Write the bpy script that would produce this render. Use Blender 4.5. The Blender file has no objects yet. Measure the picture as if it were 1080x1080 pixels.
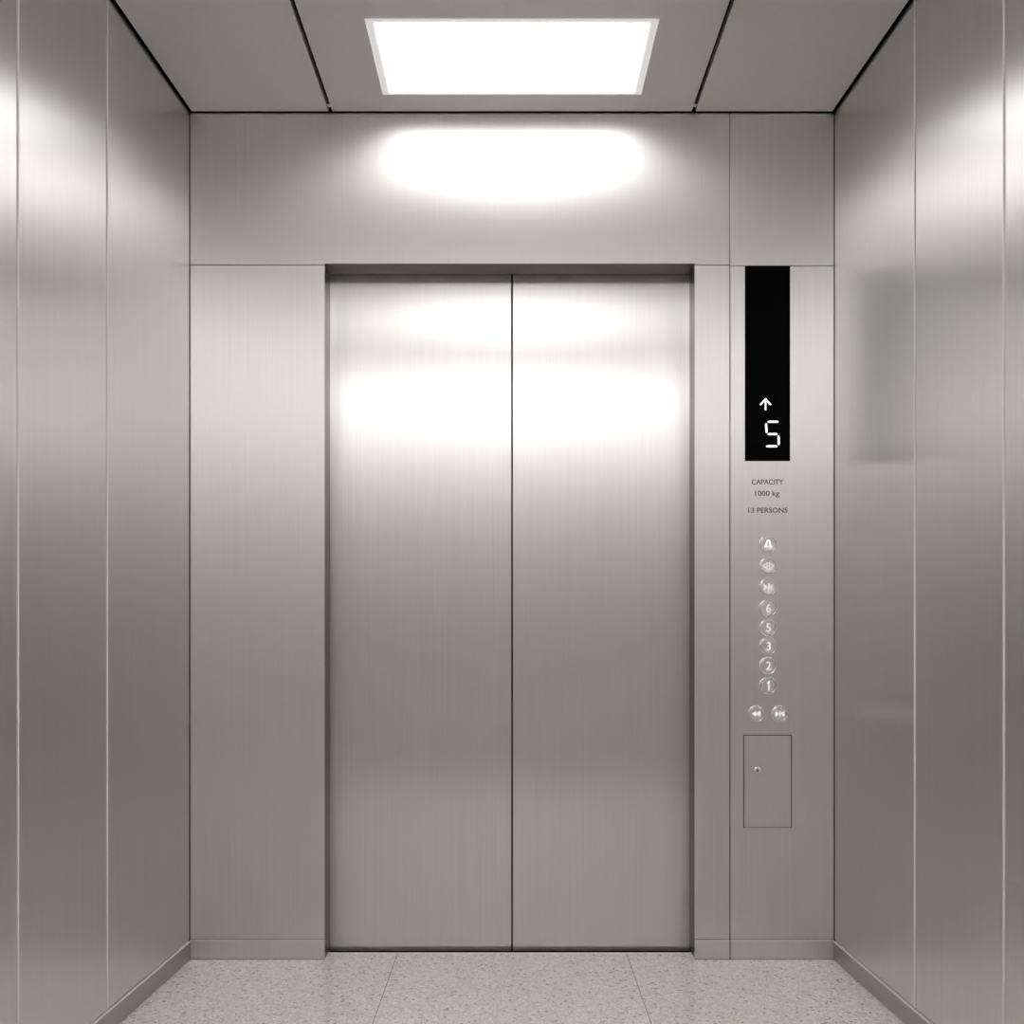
import bpy, bmesh, math
from mathutils import Vector, Matrix

# ------------------------------------------------------------------ frame
PX = 380.0                    # photograph pixels per metre on the door wall (y = 0)
D = 2.5                       # camera distance from the door wall
CAMZ = 0.908
HOR = 667.0
FPX = PX * D
def wx(px): return (px - 540.0) / PX
def wz(py): return CAMZ + (HOR - py) / PX

SC = bpy.context.scene
COL = SC.collection

HALF = 340.0 / PX             # half width of the car at the door wall
SPLAY = 0.125 * HALF / D      # side walls open slightly towards the viewer
REAR = -1.33 * D
CEIL = 2.3506
TOPZ = 2.44

# ------------------------------------------------------------------ materials
def new_mat(name):
    m = bpy.data.materials.new(name); m.use_nodes = True
    nt = m.node_tree; nt.nodes.clear()
    out = nt.nodes.new('ShaderNodeOutputMaterial')
    b = nt.nodes.new('ShaderNodeBsdfPrincipled')
    nt.links.new(b.outputs[0], out.inputs[0])
    return m, nt, b

def brushed(name, col, rough=0.3, aniso=0.5, grain=0.05, rgrain=0.06, metal=1.0, gscale=(330, 330, 5.0), bump=0.0):
    """stainless steel with fine vertical brush lines"""
    m, nt, b = new_mat(name); N = nt.nodes; L = nt.links
    b.inputs['Metallic'].default_value = metal
    geo = N.new('ShaderNodeNewGeometry')
    mp = N.new('ShaderNodeMapping'); mp.inputs['Scale'].default_value = gscale
    L.new(geo.outputs['Position'], mp.inputs['Vector'])
    n1 = N.new('ShaderNodeTexNoise'); n1.inputs['Scale'].default_value = 1.0
    n1.inputs['Detail'].default_value = 3.0; n1.inputs['Roughness'].default_value = 0.65
    L.new(mp.outputs[0], n1.inputs['Vector'])
    mr = N.new('ShaderNodeMapRange'); mr.inputs['From Min'].default_value = 0.25; mr.inputs['From Max'].default_value = 0.75
    mr.inputs['To Min'].default_value = 1.0 - grain; mr.inputs['To Max'].default_value = 1.0 + grain
    L.new(n1.outputs['Fac'], mr.inputs['Value'])
    mul = N.new('ShaderNodeVectorMath'); mul.operation = 'SCALE'
    mul.inputs[0].default_value = col
    L.new(mr.outputs[0], mul.inputs['Scale'])
    L.new(mul.outputs[0], b.inputs['Base Color'])
    mr2 = N.new('ShaderNodeMapRange'); mr2.inputs['From Min'].default_value = 0.25; mr2.inputs['From Max'].default_value = 0.75
    mr2.inputs['To Min'].default_value = rough - rgrain; mr2.inputs['To Max'].default_value = rough + rgrain
    L.new(n1.outputs['Fac'], mr2.inputs['Value'])
    L.new(mr2.outputs[0], b.inputs['Roughness'])
    b.inputs['Anisotropic'].default_value = aniso
    cr = N.new('ShaderNodeVectorMath'); cr.operation = 'CROSS_PRODUCT'
    L.new(geo.outputs['True Normal'], cr.inputs[0]); cr.inputs[1].default_value = (0.001, 0.0007, 1)
    L.new(cr.outputs[0], b.inputs['Tangent'])
    if bump:
        bp = N.new('ShaderNodeBump'); bp.inputs['Strength'].default_value = bump; bp.inputs['Distance'].default_value = 0.001
        L.new(n1.outputs['Fac'], bp.inputs['Height']); L.new(bp.outputs[0], b.inputs['Normal'])
    return m

def plain(name, col, rough=0.5, metal=0.0, spec=0.5, emit=0.0, ecol=None):
    m, nt, b = new_mat(name)
    b.inputs['Base Color'].default_value = (*col, 1)
    b.inputs['Roughness'].default_value = rough
    b.inputs['Metallic'].default_value = metal
    b.inputs['Specular IOR Level'].default_value = spec
    if emit:
        b.inputs['Emission Color'].default_value = (*(ecol or col), 1)
        b.inputs['Emission Strength'].default_value = emit
    return m

def satin(name, col, rough, metal=0.0, spec=0.5):
    """even satin finish with a barely visible mottling"""
    m, nt, b = new_mat(name); N = nt.nodes; L = nt.links
    tc = N.new('ShaderNodeTexCoord')
    n = N.new('ShaderNodeTexNoise'); n.inputs['Scale'].default_value = 60; n.inputs['Detail'].default_value = 4
    L.new(tc.outputs['Object'], n.inputs['Vector'])
    mr = N.new('ShaderNodeMapRange'); mr.inputs['To Min'].default_value = 0.97; mr.inputs['To Max'].default_value = 1.03
    L.new(n.outputs['Fac'], mr.inputs['Value'])
    mul = N.new('ShaderNodeVectorMath'); mul.operation = 'SCALE'; mul.inputs[0].default_value = col
    L.new(mr.outputs[0], mul.inputs['Scale']); L.new(mul.outputs[0], b.inputs['Base Color'])
    b.inputs['Roughness'].default_value = rough; b.inputs['Metallic'].default_value = metal
    b.inputs['Specular IOR Level'].default_value = spec
    return m

def terrazzo():
    m, nt, b = new_mat('terrazzo'); N = nt.nodes; L = nt.links
    geo = N.new('ShaderNodeNewGeometry')
    sep = N.new('ShaderNodeSeparateXYZ'); L.new(geo.outputs['Position'], sep.inputs[0])
    flat = N.new('ShaderNodeCombineXYZ'); L.new(sep.outputs[0], flat.inputs[0]); L.new(sep.outputs[1], flat.inputs[1])
    # warp the cells so that the chips are irregular
    wn = N.new('ShaderNodeTexNoise'); wn.inputs['Scale'].default_value = 130; wn.inputs['Detail'].default_value = 2
    L.new(flat.outputs[0], wn.inputs['Vector'])
    ws = N.new('ShaderNodeVectorMath'); ws.operation = 'SCALE'; ws.inputs['Scale'].default_value = 0.010
    L.new(wn.outputs['Color'], ws.inputs[0])
    ad = N.new('ShaderNodeVectorMath'); ad.operation = 'ADD'
    L.new(flat.outputs[0], ad.inputs[0]); L.new(ws.outputs[0], ad.inputs[1])
    v = N.new('ShaderNodeTexVoronoi'); v.inputs['Scale'].default_value = 150
    L.new(ad.outputs[0], v.inputs['Vector'])
    bw = N.new('ShaderNodeSeparateColor'); L.new(v.outputs['Color'], bw.inputs[0])
    r = N.new('ShaderNodeValToRGB'); r.color_ramp.interpolation = 'CONSTANT'
    e = r.color_ramp.elements
    e[0].position = 0.0; e[0].color = (0.66, 0.62, 0.59, 1)
    e[1].position = 0.30; e[1].color = (0.76, 0.72, 0.685, 1)
    for p, c in ((0.12, (0.42, 0.395, 0.375, 1)), (0.16, (0.69, 0.65, 0.62, 1)), (0.62, (0.81, 0.77, 0.735, 1)), (0.84, (0.66, 0.62, 0.60, 1)), (0.93, (0.86, 0.825, 0.79, 1))):
        x = e.new(p); x.color = c
    L.new(bw.outputs[0], r.inputs[0])
    n2 = N.new('ShaderNodeTexNoise'); n2.inputs['Scale'].default_value = 210; n2.inputs['Detail'].default_value = 3
    L.new(flat.outputs[0], n2.inputs['Vector'])
    mr = N.new('ShaderNodeMapRange'); mr.inputs['From Min'].default_value = 0.3; mr.inputs['From Max'].default_value = 0.7
    mr.inputs['To Min'].default_value = 0.80; mr.inputs['To Max'].default_value = 1.20
    L.new(n2.outputs['Fac'], mr.inputs['Value'])
    mul = N.new('ShaderNodeVectorMath'); mul.operation = 'SCALE'
    L.new(r.outputs[0], mul.inputs[0]); L.new(mr.outputs[0], mul.inputs['Scale'])
    # two straight tile joints running towards the doors
    ab = N.new('ShaderNodeMath'); ab.operation = 'ABSOLUTE'; L.new(sep.outputs[0], ab.inputs[0])
    sb = N.new('ShaderNodeMath'); sb.operation = 'SUBTRACT'; L.new(ab.outputs[0], sb.inputs[0]); sb.inputs[1].default_value = 0.3235
    a2 = N.new('ShaderNodeMath'); a2.operation = 'ABSOLUTE'; L.new(sb.outputs[0], a2.inputs[0])
    lt = N.new('ShaderNodeMath'); lt.operation = 'LESS_THAN'; L.new(a2.outputs[0], lt.inputs[0]); lt.inputs[1].default_value = 0.0011
    mx = N.new('ShaderNodeMix'); mx.data_type = 'RGBA'
    L.new(lt.outputs[0], mx.inputs['Factor']); L.new(mul.outputs[0], mx.inputs[6]); mx.inputs[7].default_value = (0.30, 0.27, 0.25, 1)
    L.new(mx.outputs[2], b.inputs['Base Color'])
    b.inputs['Roughness'].default_value = 0.10
    b.inputs['Specular IOR Level'].default_value = 0.6
    return m

STEEL = (0.755, 0.743, 0.736)
M = {}
M['steel'] = brushed('brushed_steel', STEEL, rough=0.45, aniso=0.8, grain=0.042, rgrain=0.014, gscale=(330, 330, 2.0))
M['skirting'] = brushed('skirting_steel', (0.44, 0.425, 0.415), rough=0.3, aniso=0.0, grain=0.02, rgrain=0.01)
M['side_steel'] = brushed('side_brushed_steel', STEEL, rough=0.315, aniso=0.87, grain=0.042, rgrain=0.014, gscale=(330, 330, 2.0))
M['door_steel'] = brushed('door_brushed_steel', STEEL, rough=0.31, aniso=0.93, grain=0.042, rgrain=0.014, gscale=(330, 330, 2.0))
M['rim'] = brushed('rim_steel', (0.86, 0.85, 0.84), rough=0.2, aniso=0.0, grain=0.02, rgrain=0.02)
M['cap'] = brushed('button_steel', (0.80, 0.785, 0.77), rough=0.36, aniso=0.0, grain=0.02, rgrain=0.02)
M['dark'] = plain('dark_gap', (0.012, 0.011, 0.010), 0.8, spec=0.1)
M['ceil'] = satin('ceiling_grey', (0.80, 0.787, 0.778), 0.46, metal=0.8)
M['rear'] = satin('rear_satin_steel', (0.86, 0.845, 0.835), 0.52, metal=1.0)
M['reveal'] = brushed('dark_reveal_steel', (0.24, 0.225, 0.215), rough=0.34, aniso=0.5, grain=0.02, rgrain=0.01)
M['lampframe'] = plain('lamp_frame_white', (0.85, 0.84, 0.83), 0.4)
LIGHT_E = 4.8
M['lamp'] = plain('lamp_diffuser', (0.9, 0.9, 0.9), 0.5, emit=LIGHT_E, ecol=(1.0, 0.99, 0.98))
M['lamp_mid'] = plain('lamp_diffuser_mid', (0.9, 0.9, 0.9), 0.5, emit=4.8, ecol=(1.0, 0.99, 0.98))
M['lamp_back'] = plain('lamp_diffuser_back', (0.9, 0.9, 0.9), 0.5, emit=7.2, ecol=(1.0, 0.99, 0.98))
M['lampedge'] = plain('lamp_diffuser_edge', (0.9, 0.9, 0.9), 0.5, emit=0.32, ecol=(1.0, 0.99, 0.98))
M['glass'] = plain('black_display_glass', (0.0015, 0.0015, 0.0015), 0.3, spec=0.02)
M['led'] = plain('led_white', (0.9, 0.9, 0.9), 0.5, emit=1.1, ecol=(1, 1, 1))
M['symbol'] = plain('symbol_backlit_white', (0.80, 0.79, 0.77), 0.5, emit=0.5, ecol=(1.0, 0.98, 0.95))
M['bell'] = plain('bell_backlit_warm', (0.85, 0.83, 0.79), 0.5, emit=0.6, ecol=(1.0, 0.965, 0.92))
M['ink'] = plain('etched_dark', (0.025, 0.022, 0.02), 0.7, spec=0.2)
M['floor'] = terrazzo()
M['sill'] = satin('sill_matt_aluminium', (0.88, 0.85, 0.83), 0.45, metal=0.1)
M['alu'] = brushed('sill_aluminium', (0.80, 0.78, 0.76), rough=0.3, aniso=0.0, grain=0.02, rgrain=0.02)

# ------------------------------------------------------------------ mesh helpers
def add_box(bm, a, b, bevel=0.0, mi=0, seg=2):
    (x0, y0, z0), (x1, y1, z1) = a, b
    r = bmesh.ops.create_cube(bm, size=1.0)
    vs = r['verts']
    for v in vs:
        v.co = Vector(((x0 + x1) / 2 + v.co.x * (x1 - x0), (y0 + y1) / 2 + v.co.y * (y1 - y0), (z0 + z1) / 2 + v.co.z * (z1 - z0)))
    fs = list({f for v in vs for f in v.link_faces})
    for f in fs: f.material_index = mi
    if bevel:
        es = list({e for v in vs for e in v.link_edges})
        bmesh.ops.bevel(bm, geom=es, offset=bevel, segments=seg, profile=0.5, affect='EDGES')

def add_prism(bm, pts, y0, y1, mi=0):
    """polygon in (x, z) extruded from y0 (back) to y1 (front, towards the viewer)"""
    a = [bm.verts.new((x, y0, z)) for x, z in pts]
    b = [bm.verts.new((x, y1, z)) for x, z in pts]
    fs = [bm.faces.new(a), bm.faces.new(b[::-1])]
    n = len(pts)
    for i in range(n):
        fs.append(bm.faces.new((a[i], b[i], b[(i + 1) % n], a[(i + 1) % n])))
    for f in fs: f.material_index = mi

def add_quadprism(bm, pts, z0, z1, bevel=0.0, mi=0):
    """polygon in (x, y) extruded in z"""
    a = [bm.verts.new((x, y, z0)) for x, y in pts]
    b = [bm.verts.new((x, y, z1)) for x, y in pts]
    n = len(pts); fs = [bm.faces.new(a[::-1]), bm.faces.new(b)]
    for i in range(n):
        fs.append(bm.faces.new((a[i], a[(i + 1) % n], b[(i + 1) % n], b[i])))
    for f in fs: f.material_index = mi
    if bevel:
        es = list({e for f in fs for e in f.edges})
        bmesh.ops.bevel(bm, geom=es, offset=bevel, segments=2, profile=0.5, affect='EDGES')

def add_stroke(bm, pts, w, y0, y1, closed=False, mi=0):
    """thick line of straight pieces in (x, z)"""
    seq = list(pts) + ([pts[0]] if closed else [])
    for (xa, za), (xb, zb) in zip(seq, seq[1:]):
        d = Vector((xb - xa, zb - za)); l = d.length
        if l < 1e-9: continue
        d /= l; n = Vector((-d.y, d.x)) * w / 2; e = d * w * 0.42
        p = [(xa - e.x - n.x, za - e.y - n.y), (xb + e.x - n.x, zb + e.y - n.y),
             (xb + e.x + n.x, zb + e.y + n.y), (xa - e.x + n.x, za - e.y + n.y)]
        add_prism(bm, p, y0, y1, mi)

def add_lathe(bm, prof, seg=48, mi=0):
    """profile of (radius, height) turned about the y axis; height points to the viewer (-y)"""
    rings = []
    for r, h in prof:
        if r < 1e-7: rings.append([bm.verts.new((0, -h, 0))])
        else: rings.append([bm.verts.new((r * math.cos(2 * math.pi * i / seg), -h, r * math.sin(2 * math.pi * i / seg))) for i in range(seg)])
    for a, b in zip(rings, rings[1:]):
        for i in range(seg):
            j = (i + 1) % seg
            if len(a) == 1 and len(b) == 1: continue
            if len(b) == 1: f = bm.faces.new((a[i], a[j], b[0]))
            elif len(a) == 1: f = bm.faces.new((a[0], b[j], b[i]))
            else: f = bm.faces.new((a[i], a[j], b[j], b[i]))
            f.material_index = mi; f.smooth = True

def obj(name, bm, mats, parent=None, loc=None, recalc=True):
    if recalc: bmesh.ops.recalc_face_normals(bm, faces=bm.faces[:])
    me = bpy.data.meshes.new(name); bm.to_mesh(me); bm.free()
    for m in (mats if isinstance(mats, (list, tuple)) else [mats]): me.materials.append(m)
    o = bpy.data.objects.new(name, me); COL.objects.link(o)
    if parent: o.parent = parent
    if loc: o.location = loc
    return o

def tag(o, label, cat, kind=None, group=None):
    o['label'] = label; o['category'] = cat
    if kind: o['kind'] = kind
    if group: o['group'] = group
    return o

def box(name, a, b, mat, parent=None, bevel=0.0):
    bm = bmesh.new(); add_box(bm, a, b, bevel); return obj(name, bm, mat, parent)

def text_polys(bm, s, x0, x1, z0, z1, ya, yb, mi=0, bold=0.0):
    """built-in sans lettering fitted to the box x0..x1, z0..z1 and stood up in the wall plane"""
    cu = bpy.data.curves.new('lettering', 'FONT'); cu.body = s; cu.size = 1.0; cu.fill_mode = 'FRONT'; cu.offset = bold
    cu.resolution_u = 3
    o = bpy.data.objects.new('lettering', cu); COL.objects.link(o)
    dg = bpy.context.evaluated_depsgraph_get(); dg.update()
    me = bpy.data.meshes.new_from_object(o.evaluated_get(dg))
    bpy.data.objects.remove(o); bpy.data.curves.remove(cu)
    xs = [v.co.x for v in me.vertices]; ys = [v.co.y for v in me.vertices]
    if s == '1000 kg': ys = [0.0, max(ys)]
    ax, bx_, ay, by = min(xs), max(xs), min(ys), max(ys)
    vs = [bm.verts.new((x0 + (v.co.x - ax) / (bx_ - ax) * (x1 - x0), yb, z0 + (v.co.y - ay) / (by - ay) * (z1 - z0))) for v in me.vertices]
    fs = []
    for p in me.polygons:
        try: f = bm.faces.new([vs[i] for i in p.vertices]); f.material_index = mi; fs.append(f)
        except ValueError: pass
    bpy.data.meshes.remove(me)
    g = bmesh.ops.extrude_face_region(bm, geom=fs)
    for v in [e for e in g['geom'] if isinstance(e, bmesh.types.BMVert)]: v.co.y = ya

# ------------------------------------------------------------------ floor
SILL = 0.0195 * D
OL, OR_ = wx(342), wx(733)          # door opening
OT = wz(278)
HW = lambda y: HALF - SPLAY * y     # half width at depth y (y negative towards the viewer)
bm = bmesh.new()
m_ = 0.03
add_quadprism(bm, [(-HW(REAR) - m_, REAR - m_), (HW(REAR) + m_, REAR - m_), (HALF + m_, 0.0), (OR_, 0.0), (OR_, SILL), (OL, SILL), (OL, 0.0), (-HALF - m_, 0.0)], -0.05, 0.0)
fl = obj('floor', bm, M['floor'])
tag(fl, 'pale speckled terrazzo floor with two straight joints', 'floor', 'structure')

# door sill: a thin bright lip and the dark running gap behind it
bm = bmesh.new()
add_box(bm, (OL, SILL, -0.05), (OR_, SILL + 0.006, 0.0006), 0.0006)
sl = obj('trim_1', bm, M['sill'])
tag(sl, 'thin bright metal sill lip along the foot of the doors', 'door sill', 'structure')
bm = bmesh.new()
add_box(bm, (OL - 0.02, SILL + 0.006, -0.09), (OR_ + 0.02, 0.16, -0.05))
obj('running_track', bm, M['dark'], sl)

# ------------------------------------------------------------------ front wall
G = 0.0011                           # half of a panel joint
BB = wz(991.0)                       # top of the front baseboard
wf_bm = bmesh.new()
T0, T1 = 0.004, 0.060
add_box(wf_bm, (-HALF - 0.05, T0, 0), (OL - 0.003, T1, TOPZ))
add_box(wf_bm, (OR_ + 0.003, T0, 0), (HALF + 0.05, T1, TOPZ))
add_box(wf_bm, (OL - 0.003, T0, OT + 0.003), (OR_ + 0.003, T1, TOPZ))
wf = obj('wall_front', wf_bm, M['dark'])
tag(wf, 'brushed steel door wall of flat panels around the lift doors', 'wall', 'structure')
SEAM = wx(770); HS = wz(279.3)
XL, XR = -HALF + 0.0014, HALF - 0.0014
def fpanel(x0, x1, z0, z1, bev=0.0009, mat='steel'):
    return box('panel', (x0, 0.0, z0), (x1, T0 + 0.002, z1), M[mat], wf, bev)
# header panel with a lip down to the soffit between the two return panels
bm = bmesh.new()
add_prism(bm, [(XL, HS + 0.0006), (OL + 0.0004, HS + 0.0006), (OL + 0.0004, OT), (OR_ - 0.0004, OT), (OR_ - 0.0004, HS + 0.0006), (SEAM - G, HS + 0.0006), (SEAM - G, CEIL), (XL, CEIL)], T0 + 0.002, 0.0)
bmesh.ops.recalc_face_normals(bm, faces=bm.faces[:])
bmesh.ops.bevel(bm, geom=[e for e in bm.edges if all(abs(v.co.y) < 1e-6 for v in e.verts)], offset=0.0009, segments=2, profile=0.5, affect='EDGES')
obj('panel', bm, M['steel'], wf)
fpanel(XL, OL + 0.0005, BB + G, HS - 0.0006, 0.0012)
fpanel(OR_ - 0.0005, SEAM - G, BB + G, HS - 0.0006, 0.0012)
fpanel(SEAM + G, XR, wz(280.3) + 0.0004, CEIL)

# door frame: two jambs and a soffit, one folded steel surround
DP = 0.0318 * D                           # plane of the door leaves
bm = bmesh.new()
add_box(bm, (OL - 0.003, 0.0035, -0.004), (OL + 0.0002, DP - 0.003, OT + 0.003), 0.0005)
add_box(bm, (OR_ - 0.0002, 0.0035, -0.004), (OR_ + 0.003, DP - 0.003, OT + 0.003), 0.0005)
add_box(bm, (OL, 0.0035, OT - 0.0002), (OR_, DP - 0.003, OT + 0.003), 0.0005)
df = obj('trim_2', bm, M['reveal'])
tag(df, 'dark steel reveal lining the door opening', 'door frame', 'structure')

# ------------------------------------------------------------------ doors
ZB, ZT = -0.0045, OT + 0.06
d1 = box('door_1', (OL - 0.05, DP, ZB), (-0.0021, DP + 0.03, ZT), M['door_steel'], None, 0.001)
tag(d1, 'left leaf of the closed brushed steel lift doors', 'lift door', 'structure')
d2 = box('door_2', (0.0021, DP, ZB), (OR_ + 0.05, DP + 0.03, ZT), M['door_steel'], None, 0.001)
tag(d2, 'right leaf of the closed brushed steel lift doors', 'lift door', 'structure')
bm = bmesh.new()
add_box(bm, (-HALF, 0.13, -0.06), (HALF, 0.15, TOPZ))
bk = obj('wall_shaft', bm, M['dark'])
tag(bk, 'dark shaft seen through the thin gap between the door leaves', 'shaft wall', 'structure')

# ------------------------------------------------------------------ side walls
def side_point(s, y, inset=0.0):
    return s * (HW(y) - inset)
def side_wall(s, seams, word, bbtop):
    bm = bmesh.new()
    yb = 0.0
    p = [(side_point(s, yb, -0.004), yb), (side_point(s, REAR, -0.004), REAR), (side_point(s, REAR, -0.05), REAR), (side_point(s, yb, -0.05), yb)]
    add_quadprism(bm, p, -0.02, TOPZ)
    root = obj('wall_' + word, bm, M['dark'])
    tag(root, 'brushed steel wall of tall upright panels on the %s of the doors' % word, 'wall', 'structure')
    SW_ = [0.0042] + [0.0030] * 9
    ys = [-0.0012] + seams + [REAR + 0.004]
    for k, (a, b) in enumerate(zip(ys, ys[1:])):
        last = k == len(ys) - 2
        a2, b2 = a - (0.0036 if k else 0.0), b + (0.0 if last else SW_[k] + 0.0002)
        q = [(side_point(s, a2), a2), (side_point(s, b2), b2), (side_point(s, b2, -0.006), b2), (side_point(s, a2, -0.006), a2)]
        bm = bmesh.new(); add_quadprism(bm, q, bbtop + 0.003, CEIL, 0.0016)
        obj('panel', bm, M['side_steel'], root)
        if not last:                 # bright cover strip on the far side of each joint
            c0, c1 = b + SW_[k], b
            q = [(side_point(s, c0, 0.0012), c0), (side_point(s, c1, 0.0012), c1), (side_point(s, c1, -0.006), c1), (side_point(s, c0, -0.006), c0)]
            bm = bmesh.new(); add_quadprism(bm, q, bbtop + 0.003, CEIL, 0.0006)
            obj('joint_strip', bm, M['sill'], root)['label'] = 'thin bright joint strip'
    def skirt(name, z0, z1, inset, mat, parent=None, bev=0.0008):
        bm = bmesh.new()
        q = [(side_point(s, -0.0012, inset), -0.0012), (side_point(s, REAR + 0.004, inset), REAR + 0.004), (side_point(s, REAR + 0.004, -0.006), REAR + 0.004), (side_point(s, -0.0012, -0.006), -0.0012)]
        add_quadprism(bm, q, z0, z1, bev)
        return obj(name, bm, mat, parent)
    b = skirt('baseboard_' + word, 0.0012, bbtop - 0.0030, 0.003, M['skirting'])
    skirt('top_lip', bbtop - 0.0030, bbtop, 0.0042, M['sill'], b)['label'] = 'thin bright top edge'
    tag(b, 'low brushed steel skirting along the foot of the %s wall' % word, 'skirting', 'structure')
    return root
K = SPLAY * D * PX
def seam_y(off):                     # where on the side wall a joint shows at this many pixels off centre
    # (340 + K*(1-r)) / r = off
    r = (HALF * PX + K) / (off + K); return -(1 - r) * D
side_wall(-1, [seam_y(427), seam_y(521), -0.5 * D, -0.73 * D, -0.97 * D], 'left', wz(992.3))
side_wall(1, [seam_y(425), seam_y(519), -0.5 * D, -0.73 * D, -0.97 * D], 'right', wz(992.3))

# ------------------------------------------------------------------ rear wall (behind the viewer, seen only mirrored)
bm = bmesh.new()
add_box(bm, (-HW(REAR) - 0.05, REAR - 0.05, -0.02), (HW(REAR) + 0.05, REAR - 0.004, TOPZ))
wr = obj('wall_rear', bm, M['dark'])
tag(wr, 'satin steel rear wall behind the viewer, mirrored faintly in the doors', 'wall', 'structure')
for i in range(3):
    w = 2 * HW(REAR) / 3
    x = -HW(REAR) + i * w
    box('panel', (x + G, REAR - 0.006, 0.06), (x + w - G, REAR, TOPZ), M['rear'], wr, 0.001)

# front skirting
bm = bmesh.new()
for x0, x1 in ((XL, OL + 0.0005), (OR_ - 0.0005, SEAM - G), (SEAM + G, XR)):
    add_box(bm, (x0, -0.0010, 0.0014), (x1, T0 + 0.002, BB - 0.0024), 0.0006)
bf = obj('baseboard_front', bm, M['steel'])
bm = bmesh.new()
for x0, x1 in ((XL, OL + 0.0005), (OR_ - 0.0005, SEAM - G), (SEAM + G, XR)):
    add_box(bm, (x0, -0.0018, BB - 0.0024), (x1, T0 + 0.002, BB - 0.0004), 0.0006)
obj('top_lip', bm, M['alu'], bf)
tag(bf, 'low brushed steel skirting strips on both sides of the doors', 'skirting', 'structure')

# ------------------------------------------------------------------ ceiling
bm = bmesh.new()
add_box(bm, (-HW(REAR) - 0.05, REAR - 0.05, TOPZ), (HW(REAR) + 0.05, 0.16, TOPZ + 0.04))
ce = obj('ceiling', bm, M['dark'])
tag(ce, 'grey ceiling of three flat panels split by dark slots', 'ceiling', 'structure')
SX = 191.0 / PX; SW = 0.0052
GF, GS = 0.006, 0.014
def cpanel(pts):
    bm = bmesh.new(); add_quadprism(bm, pts, CEIL, CEIL + 0.022, 0.0012)
    obj('panel', bm, M['ceil'], ce)
yr = REAR + 0.012
cpanel([(-SX + SW, yr), (SX - SW, yr), (SX - SW, -GF), (-SX + SW, -GF)])
for s in (-1, 1):
    cpanel([(s * (SX + SW), yr), (s * (HW(yr) - GS), yr), (s * (HW(-GF) - GS + 0.006), -GF), (s * (SX + SW), -GF)])
for s in (-1, 1):
    box('slot_clip', (s * SX - 0.0042, -0.034, CEIL + 0.003), (s * SX + 0.0042, -0.020, CEIL + 0.018), M['alu'], ce, 0.001)
    box('slot_liner', (s * SX - 0.010, yr, CEIL + 0.022), (s * SX + 0.010, -GF, CEIL + 0.026), M['dark'], ce)

# ------------------------------------------------------------------ ceiling lights
def make_light(label, LW, LD, mat='lamp'):
    e = bpy.data.objects.new('ceiling_light', None); COL.objects.link(e)
    tag(e, label, 'ceiling light', None, 'flat white lights in the ceiling')
    h = LD / 2
    bm = bmesh.new()
    # slim white frame proud of the ceiling
    f = 0.004
    for a, b in (((-LW, -h, -0.003), (LW, -h + f, 0.0)), ((-LW, h - f, -0.003), (LW, h, 0.0)),
                 ((-LW, -h + f, -0.003), (-LW + f, h - f, 0.0)), ((LW - f, -h + f, -0.003), (LW, h - f, 0.0))):
        add_box(bm, a, b, 0.0008)
    obj('frame', bm, M['lampedge'], e)
    bm = bmesh.new()
    add_box(bm, (-LW + f + 0.017, -h + f + 0.008, -0.0050), (LW - f - 0.017, h - f - 0.008, -0.0002), 0.0012)
    obj('diffuser', bm, M[mat], e)
    bm = bmesh.new()
    add_box(bm, (-LW + f, -h + f, -0.0026), (LW - f, h - f, -0.0001))
    obj('diffuser_edge', bm, M['lampedge'], e)
    return e
l1 = make_light('bright white rectangular ceiling light nearest the lift doors', 0.3465, 0.118 * D)
l1.location = (0, -(1 - 0.906) * D, CEIL)
l2 = make_light('white ceiling light halfway along the car, mirrored high on the doors', 0.46, 0.20 * D, 'lamp_mid')
l2.location = (0, -(1 - 0.41) * D, CEIL)
l3 = make_light('long white ceiling light above the viewer, mirrored lower on the doors', 0.48, 0.38 * D, 'lamp_back')
l3.location = (0, -(1 + 0.125) * D, CEIL)

# ------------------------------------------------------------------ control panel
cp = bpy.data.objects.new('control_panel', None); COL.objects.link(cp)
tag(cp, 'tall steel lift control panel with black floor display and round buttons right of the doors', 'control panel')
PZ0, PZ1 = BB + G, wz(280.3) - 0.0004
cp.location = ((SEAM + XR) / 2, 0.0, PZ0)
CPO = Vector(cp.location)
def cobj(name, bm, mat, parent=None, origin=None):
    """child of the panel built in world coordinates"""
    org = Vector(origin) if origin else CPO
    for v in bm.verts: v.co -= org
    o = obj(name, bm, mat, parent or cp)
    o.location = org - (CPO if (parent is None or parent is cp) else Vector(parent['_o']))
    o['_o'] = tuple(org)
    return o
# faceplate with an opening for the service door
SX0, SX1, SZ0, SZ1 = wx(784.6), wx(834.6), wz(873.0), wz(775.6)
bm = bmesh.new()
xs = [SEAM + G, SX0 - 0.0013, SX1 + 0.0013, XR]; zs = [PZ0, SZ0 - 0.0013, SZ1 + 0.0013, PZ1]
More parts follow.
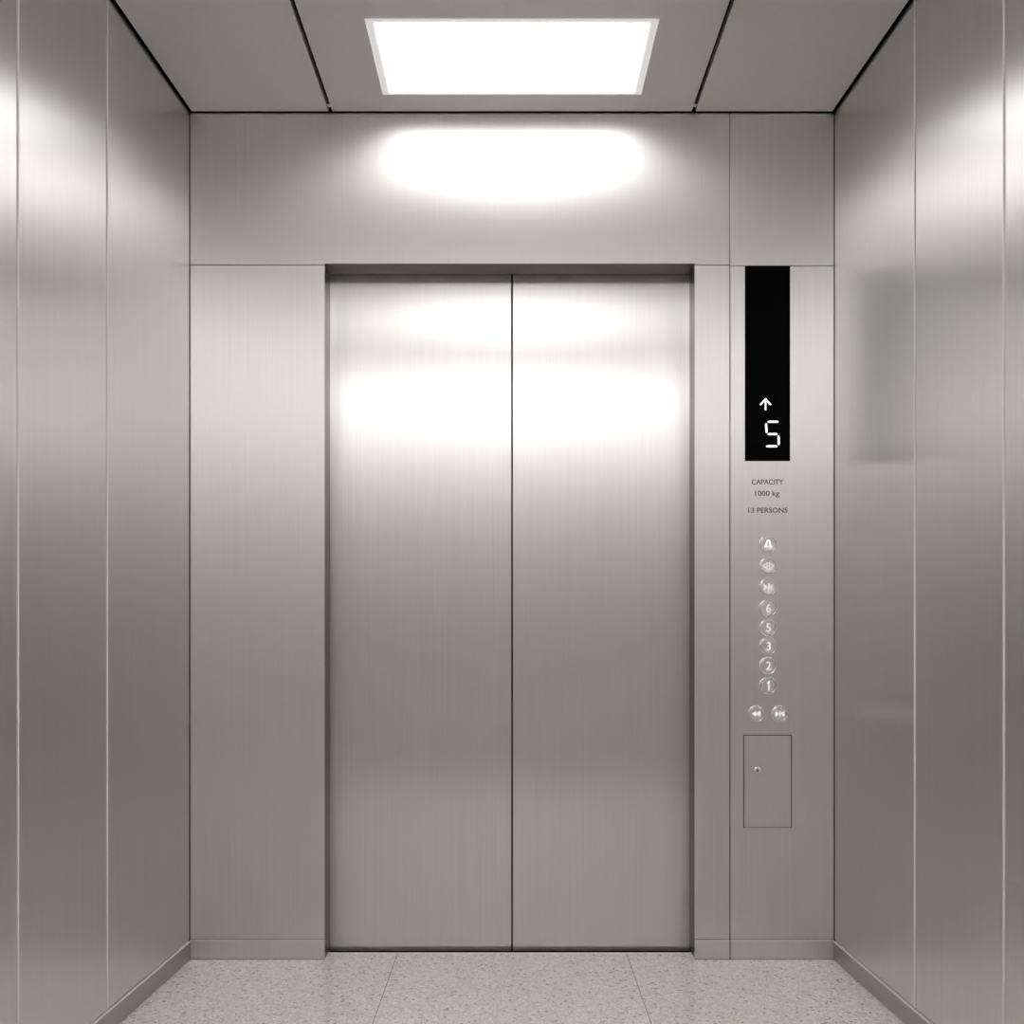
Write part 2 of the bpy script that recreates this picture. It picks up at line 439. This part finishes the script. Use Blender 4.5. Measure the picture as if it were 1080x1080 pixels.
# one plate: grid of faces around the opening, front and back, stitched
grid = {}
for yi, y in enumerate((0.0, 0.0034)):
    for i, x in enumerate(xs):
        for k, z in enumerate(zs):
            grid[(yi, i, k)] = bm.verts.new((x, y, z))
for i in range(3):
    for k in range(3):
        if (i, k) == (1, 1): continue
        for yi in (0, 1):
            bm.faces.new([grid[(yi, i, k)], grid[(yi, i + 1, k)], grid[(yi, i + 1, k + 1)], grid[(yi, i, k + 1)]])
def rim(pts):
    for a, b in zip(pts, pts[1:]):
        bm.faces.new([grid[(0, *a)], grid[(0, *b)], grid[(1, *b)], grid[(1, *a)]])
rim([(0, 0), (1, 0), (2, 0), (3, 0), (3, 1), (3, 2), (3, 3), (2, 3), (1, 3), (0, 3), (0, 2), (0, 1), (0, 0)])
rim([(1, 1), (2, 1), (2, 2), (1, 2), (1, 1)])
bmesh.ops.recalc_face_normals(bm, faces=bm.faces[:])
es = [e for e in bm.edges if abs(e.verts[0].co.y) < 1e-6 and abs(e.verts[1].co.y) < 1e-6 and e.calc_face_angle(0) > 0.5]
bmesh.ops.bevel(bm, geom=es, offset=0.0009, segments=2, profile=0.5, affect='EDGES')
cobj('faceplate', bm, M['steel'])

# display
bm = bmesh.new()
add_box(bm, (wx(785.6), -0.0015, wz(486.3)), (wx(833.2), 0.0, wz(280.6)), 0.0005)
disp = cobj('display', bm, M['glass'], None, (wx(809.4), 0, wz(383)))
disp['label'] = 'tall black glass floor display'
YD0, YD1 = -0.0015, -0.0023
bm = bmesh.new()
def P(x, y): return (wx(x), wz(y))
wS = 2.7 / PX
add_stroke(bm, [P(807.2, 432.2), P(807.2, 421.6)], 1.5 / PX, YD0, YD1)
add_stroke(bm, [P(802.0, 426.7), P(807.2, 421.2), P(812.4, 426.7)], 1.5 / PX, YD0, YD1)
ar = cobj('arrow', bm, M['led'], disp, (wx(807.2), YD0, wz(427)))
bm = bmesh.new()
def seg(a, b):
    # pointed display segment
    (xa, ya), (xb, yb) = a, b
    d = Vector((xb - xa, yb - ya)); d.normalize(); n = Vector((-d.y, d.x)) * 1.05; e = d * 1.1
    pts = [(xa, ya), (xa + e.x + n.x, ya + e.y + n.y), (xb - e.x + n.x, yb - e.y + n.y), (xb, yb), (xb - e.x - n.x, yb - e.y - n.y), (xa + e.x - n.x, ya + e.y - n.y)]
    add_prism(bm, [P(*q) for q in pts], YD0, YD1)
seg((809.2, 445.0), (821.0, 445.0))
seg((807.7, 446.4), (808.4, 457.0))
seg((809.2, 458.0), (820.0, 458.0))
seg((820.9, 459.2), (821.2, 469.6))
seg((807.6, 470.8), (820.0, 470.8))
cobj('digit', bm, M['led'], disp, (wx(814.5), YD0, wz(458)))

# capacity lettering
for s, x0, x1, t, b in (('CAPACITY', 792.8, 826.1, 505.6, 511.0), ('1000 kg', 796.4, 822.0, 517.6, 523.0), ('13 PERSONS', 789.3, 830.5, 535.4, 540.8)):
    bm = bmesh.new()
    text_polys(bm, s, wx(x0), wx(x1), wz(b), wz(t), 0.0, -0.0004, bold=0.006)
    let = cobj('capacity_lettering', bm, M['ink'], None, (wx(809.5), 0, wz((t + b) / 2)))
    let['label'] = 'dark lettering ' + s

# buttons
def button(px, py, rad, sym, label, mat='symbol'):
    R = rad / PX
    org = (wx(px), 0.0, wz(py))
    k = R / 0.0247
    bm = bmesh.new()
    add_lathe(bm, [(0.0200 * k, 0.0004), (0.0200 * k, 0.0028), (0.0194 * k, 0.0036), (0.0183 * k, 0.0037), (0.0150 * k, 0.0034), (0.0090 * k, 0.0031), (0, 0.0030)])
    for v in bm.verts: v.co += Vector(org)
    b = cobj('button', bm, M['cap'], None, org); b['label'] = label
    bm = bmesh.new()
    add_lathe(bm, [(0.0249 * k, 0.0), (0.0249 * k, 0.0016), (0.0240 * k, 0.0034), (0.0229 * k, 0.0044), (0.0219 * k, 0.0040), (0.0211 * k, 0.0022), (0.0205 * k, 0.0006)])
    for v in bm.verts: v.co += Vector(org)
    cobj('bezel', bm, M['rim'], b, org)
    bm = bmesh.new()
    ya, yb = -0.0028, -0.0040
    def q(dx, dy): return P(px + dx, py + dy)
    tri = lambda *t: add_prism(bm, [q(*p) for p in t], ya, yb)
    if sym == 'bell':
        add_stroke(bm, [q(-2.6, 2.9), q(-2.0, 0.2), q(-1.5, -2.4), q(-0.5, -3.6), q(0.7, -3.6), q(1.6, -2.4), q(2.1, 0.2), q(2.8, 2.9)], 1.0 / PX, ya, yb)
        add_stroke(bm, [q(-3.4, 3.0), q(3.7, 3.0)], 1.1 / PX, ya, yb)
    elif sym == 'open':
        add_stroke(bm, [q(-5.4, 0), q(-1.1, -3.3), q(-1.1, 3.3)], 0.65 / PX, ya, yb, True)
        add_stroke(bm, [q(5.6, 0), q(1.3, -3.3), q(1.3, 3.3)], 0.65 / PX, ya, yb, True)
    elif sym == 'close':
        tri((-5.0, -3.6), (-0.6, 0), (-5.0, 3.6), (-4.0, 0))
        add_stroke(bm, [q(0.9, -3.4), q(0.9, 3.4)], 1.1 / PX, ya, yb)
        tri((5.2, -3.4), (1.4, 0), (5.2, 3.4), (4.0, 0))
    elif sym == 'rewind':
        tri((-4.8, 0), (-0.4, -2.9), (-0.4, 2.9))
        tri((-0.6, 0), (4.0, -3.1), (4.0, 3.1))
    elif sym == 'meet':
        tri((-4.6, -3.3), (-0.2, 0), (-4.6, 3.3))
        add_stroke(bm, [q(0.6, -2.9), q(0.6, 2.9)], 0.9 / PX, ya, yb)
        tri((4.9, -3.1), (0.9, 0), (4.9, 3.1))
    elif sym == '1':
        add_stroke(bm, [q(-1.1, -2.6), q(0.7, -3.7), q(0.7, 4.0)], 1.3 / PX, ya, yb)
    else:
        w = 2.4
        text_polys(bm, sym, wx(px + 0.4 - w), wx(px + 0.4 + w), wz(py + 4.5), wz(py - 4.3), ya, yb, bold=0.0)
    cobj('symbol', bm, M[mat], b, org)
button(809.8, 573.8, 9.4, 'bell', 'round steel alarm button with lit bell symbol', 'bell')
button(809.8, 597.0, 9.3, 'open', 'round steel button with door opening arrows')
button(809.8, 619.4, 9.3, 'close', 'round steel button with door closing arrows')
button(809.8, 641.5, 9.4, '6', 'round steel floor button numbered 6')
button(809.8, 661.9, 9.3, '5', 'round steel floor button numbered 5')
button(809.9, 681.4, 9.3, '3', 'round steel floor button numbered 3')
button(809.8, 702.0, 9.3, '2', 'round steel floor button numbered 2')
button(809.8, 723.0, 9.3, '1', 'round steel floor button numbered 1')
button(797.4, 752.8, 8.9, 'rewind', 'lower left round button with two arrows pointing left')
button(822.0, 752.8, 8.9, 'meet', 'lower right round button with two arrows meeting')

# service door
bm = bmesh.new()
add_box(bm, (SX0 + 0.0010, 0.0, SZ0 + 0.0010), (SX1 - 0.0010, 0.0032, SZ1 - 0.0010), 0.0008)
so = ((SX0 + SX1) / 2, 0, (SZ0 + SZ1) / 2)
sd = cobj('service_door', bm, M['steel'], None, so); sd['label'] = 'small flush steel service hatch with a keyhole'
lo = (wx(799.0), 0, wz(812.6))
bm = bmesh.new()
k = 4.0 / PX
add_lathe(bm, [(k, 0.0), (k, 0.0012), (k * 0.85, 0.0024), (k * 0.6, 0.0022), (0, 0.0022)], 32)
n0 = len(bm.faces)
for v in bm.verts: v.co += Vector(lo)
add_box(bm, (lo[0] - 0.0009, -0.0026, lo[2] - 0.0042), (lo[0] + 0.0012, -0.0012, lo[2] + 0.0050), 0, 1)
add_box(bm, (lo[0] - 0.0026, -0.0026, lo[2] - 0.0014), (lo[0] + 0.0016, -0.0012, lo[2] + 0.0022), 0, 1)
cobj('lock', bm, [M['rim'], M['dark']], sd, lo)
for o in COL.objects:
    if '_o' in o: del o['_o']

# ------------------------------------------------------------------ world, camera, view
w = bpy.data.worlds.new('World'); SC.world = w; w.use_nodes = True
w.node_tree.nodes['Background'].inputs[0].default_value = (0, 0, 0, 1)
w.node_tree.nodes['Background'].inputs[1].default_value = 0.0

cam = bpy.data.cameras.new('camera'); co = bpy.data.objects.new('camera', cam); COL.objects.link(co)
co.location = (0, -D, CAMZ); co.rotation_euler = (math.radians(90), 0, 0)
cam.sensor_fit = 'HORIZONTAL'; cam.sensor_width = 36.0
cam.lens = FPX / 1080.0 * 36.0
cam.shift_y = (HOR - 540.0) / 1080.0
cam.clip_start = 0.01
SC.camera = co

vs_ = SC.view_settings
vs_.view_transform = 'Standard'; vs_.look = 'None'; vs_.exposure = 0.0; vs_.gamma = 1.0; vs_.use_curve_mapping = False
cy = SC.cycles
cy.max_bounces = 32; cy.glossy_bounces = 28; cy.diffuse_bounces = 8
cy.use_denoising = True
cy.sample_clamp_indirect = 20.0
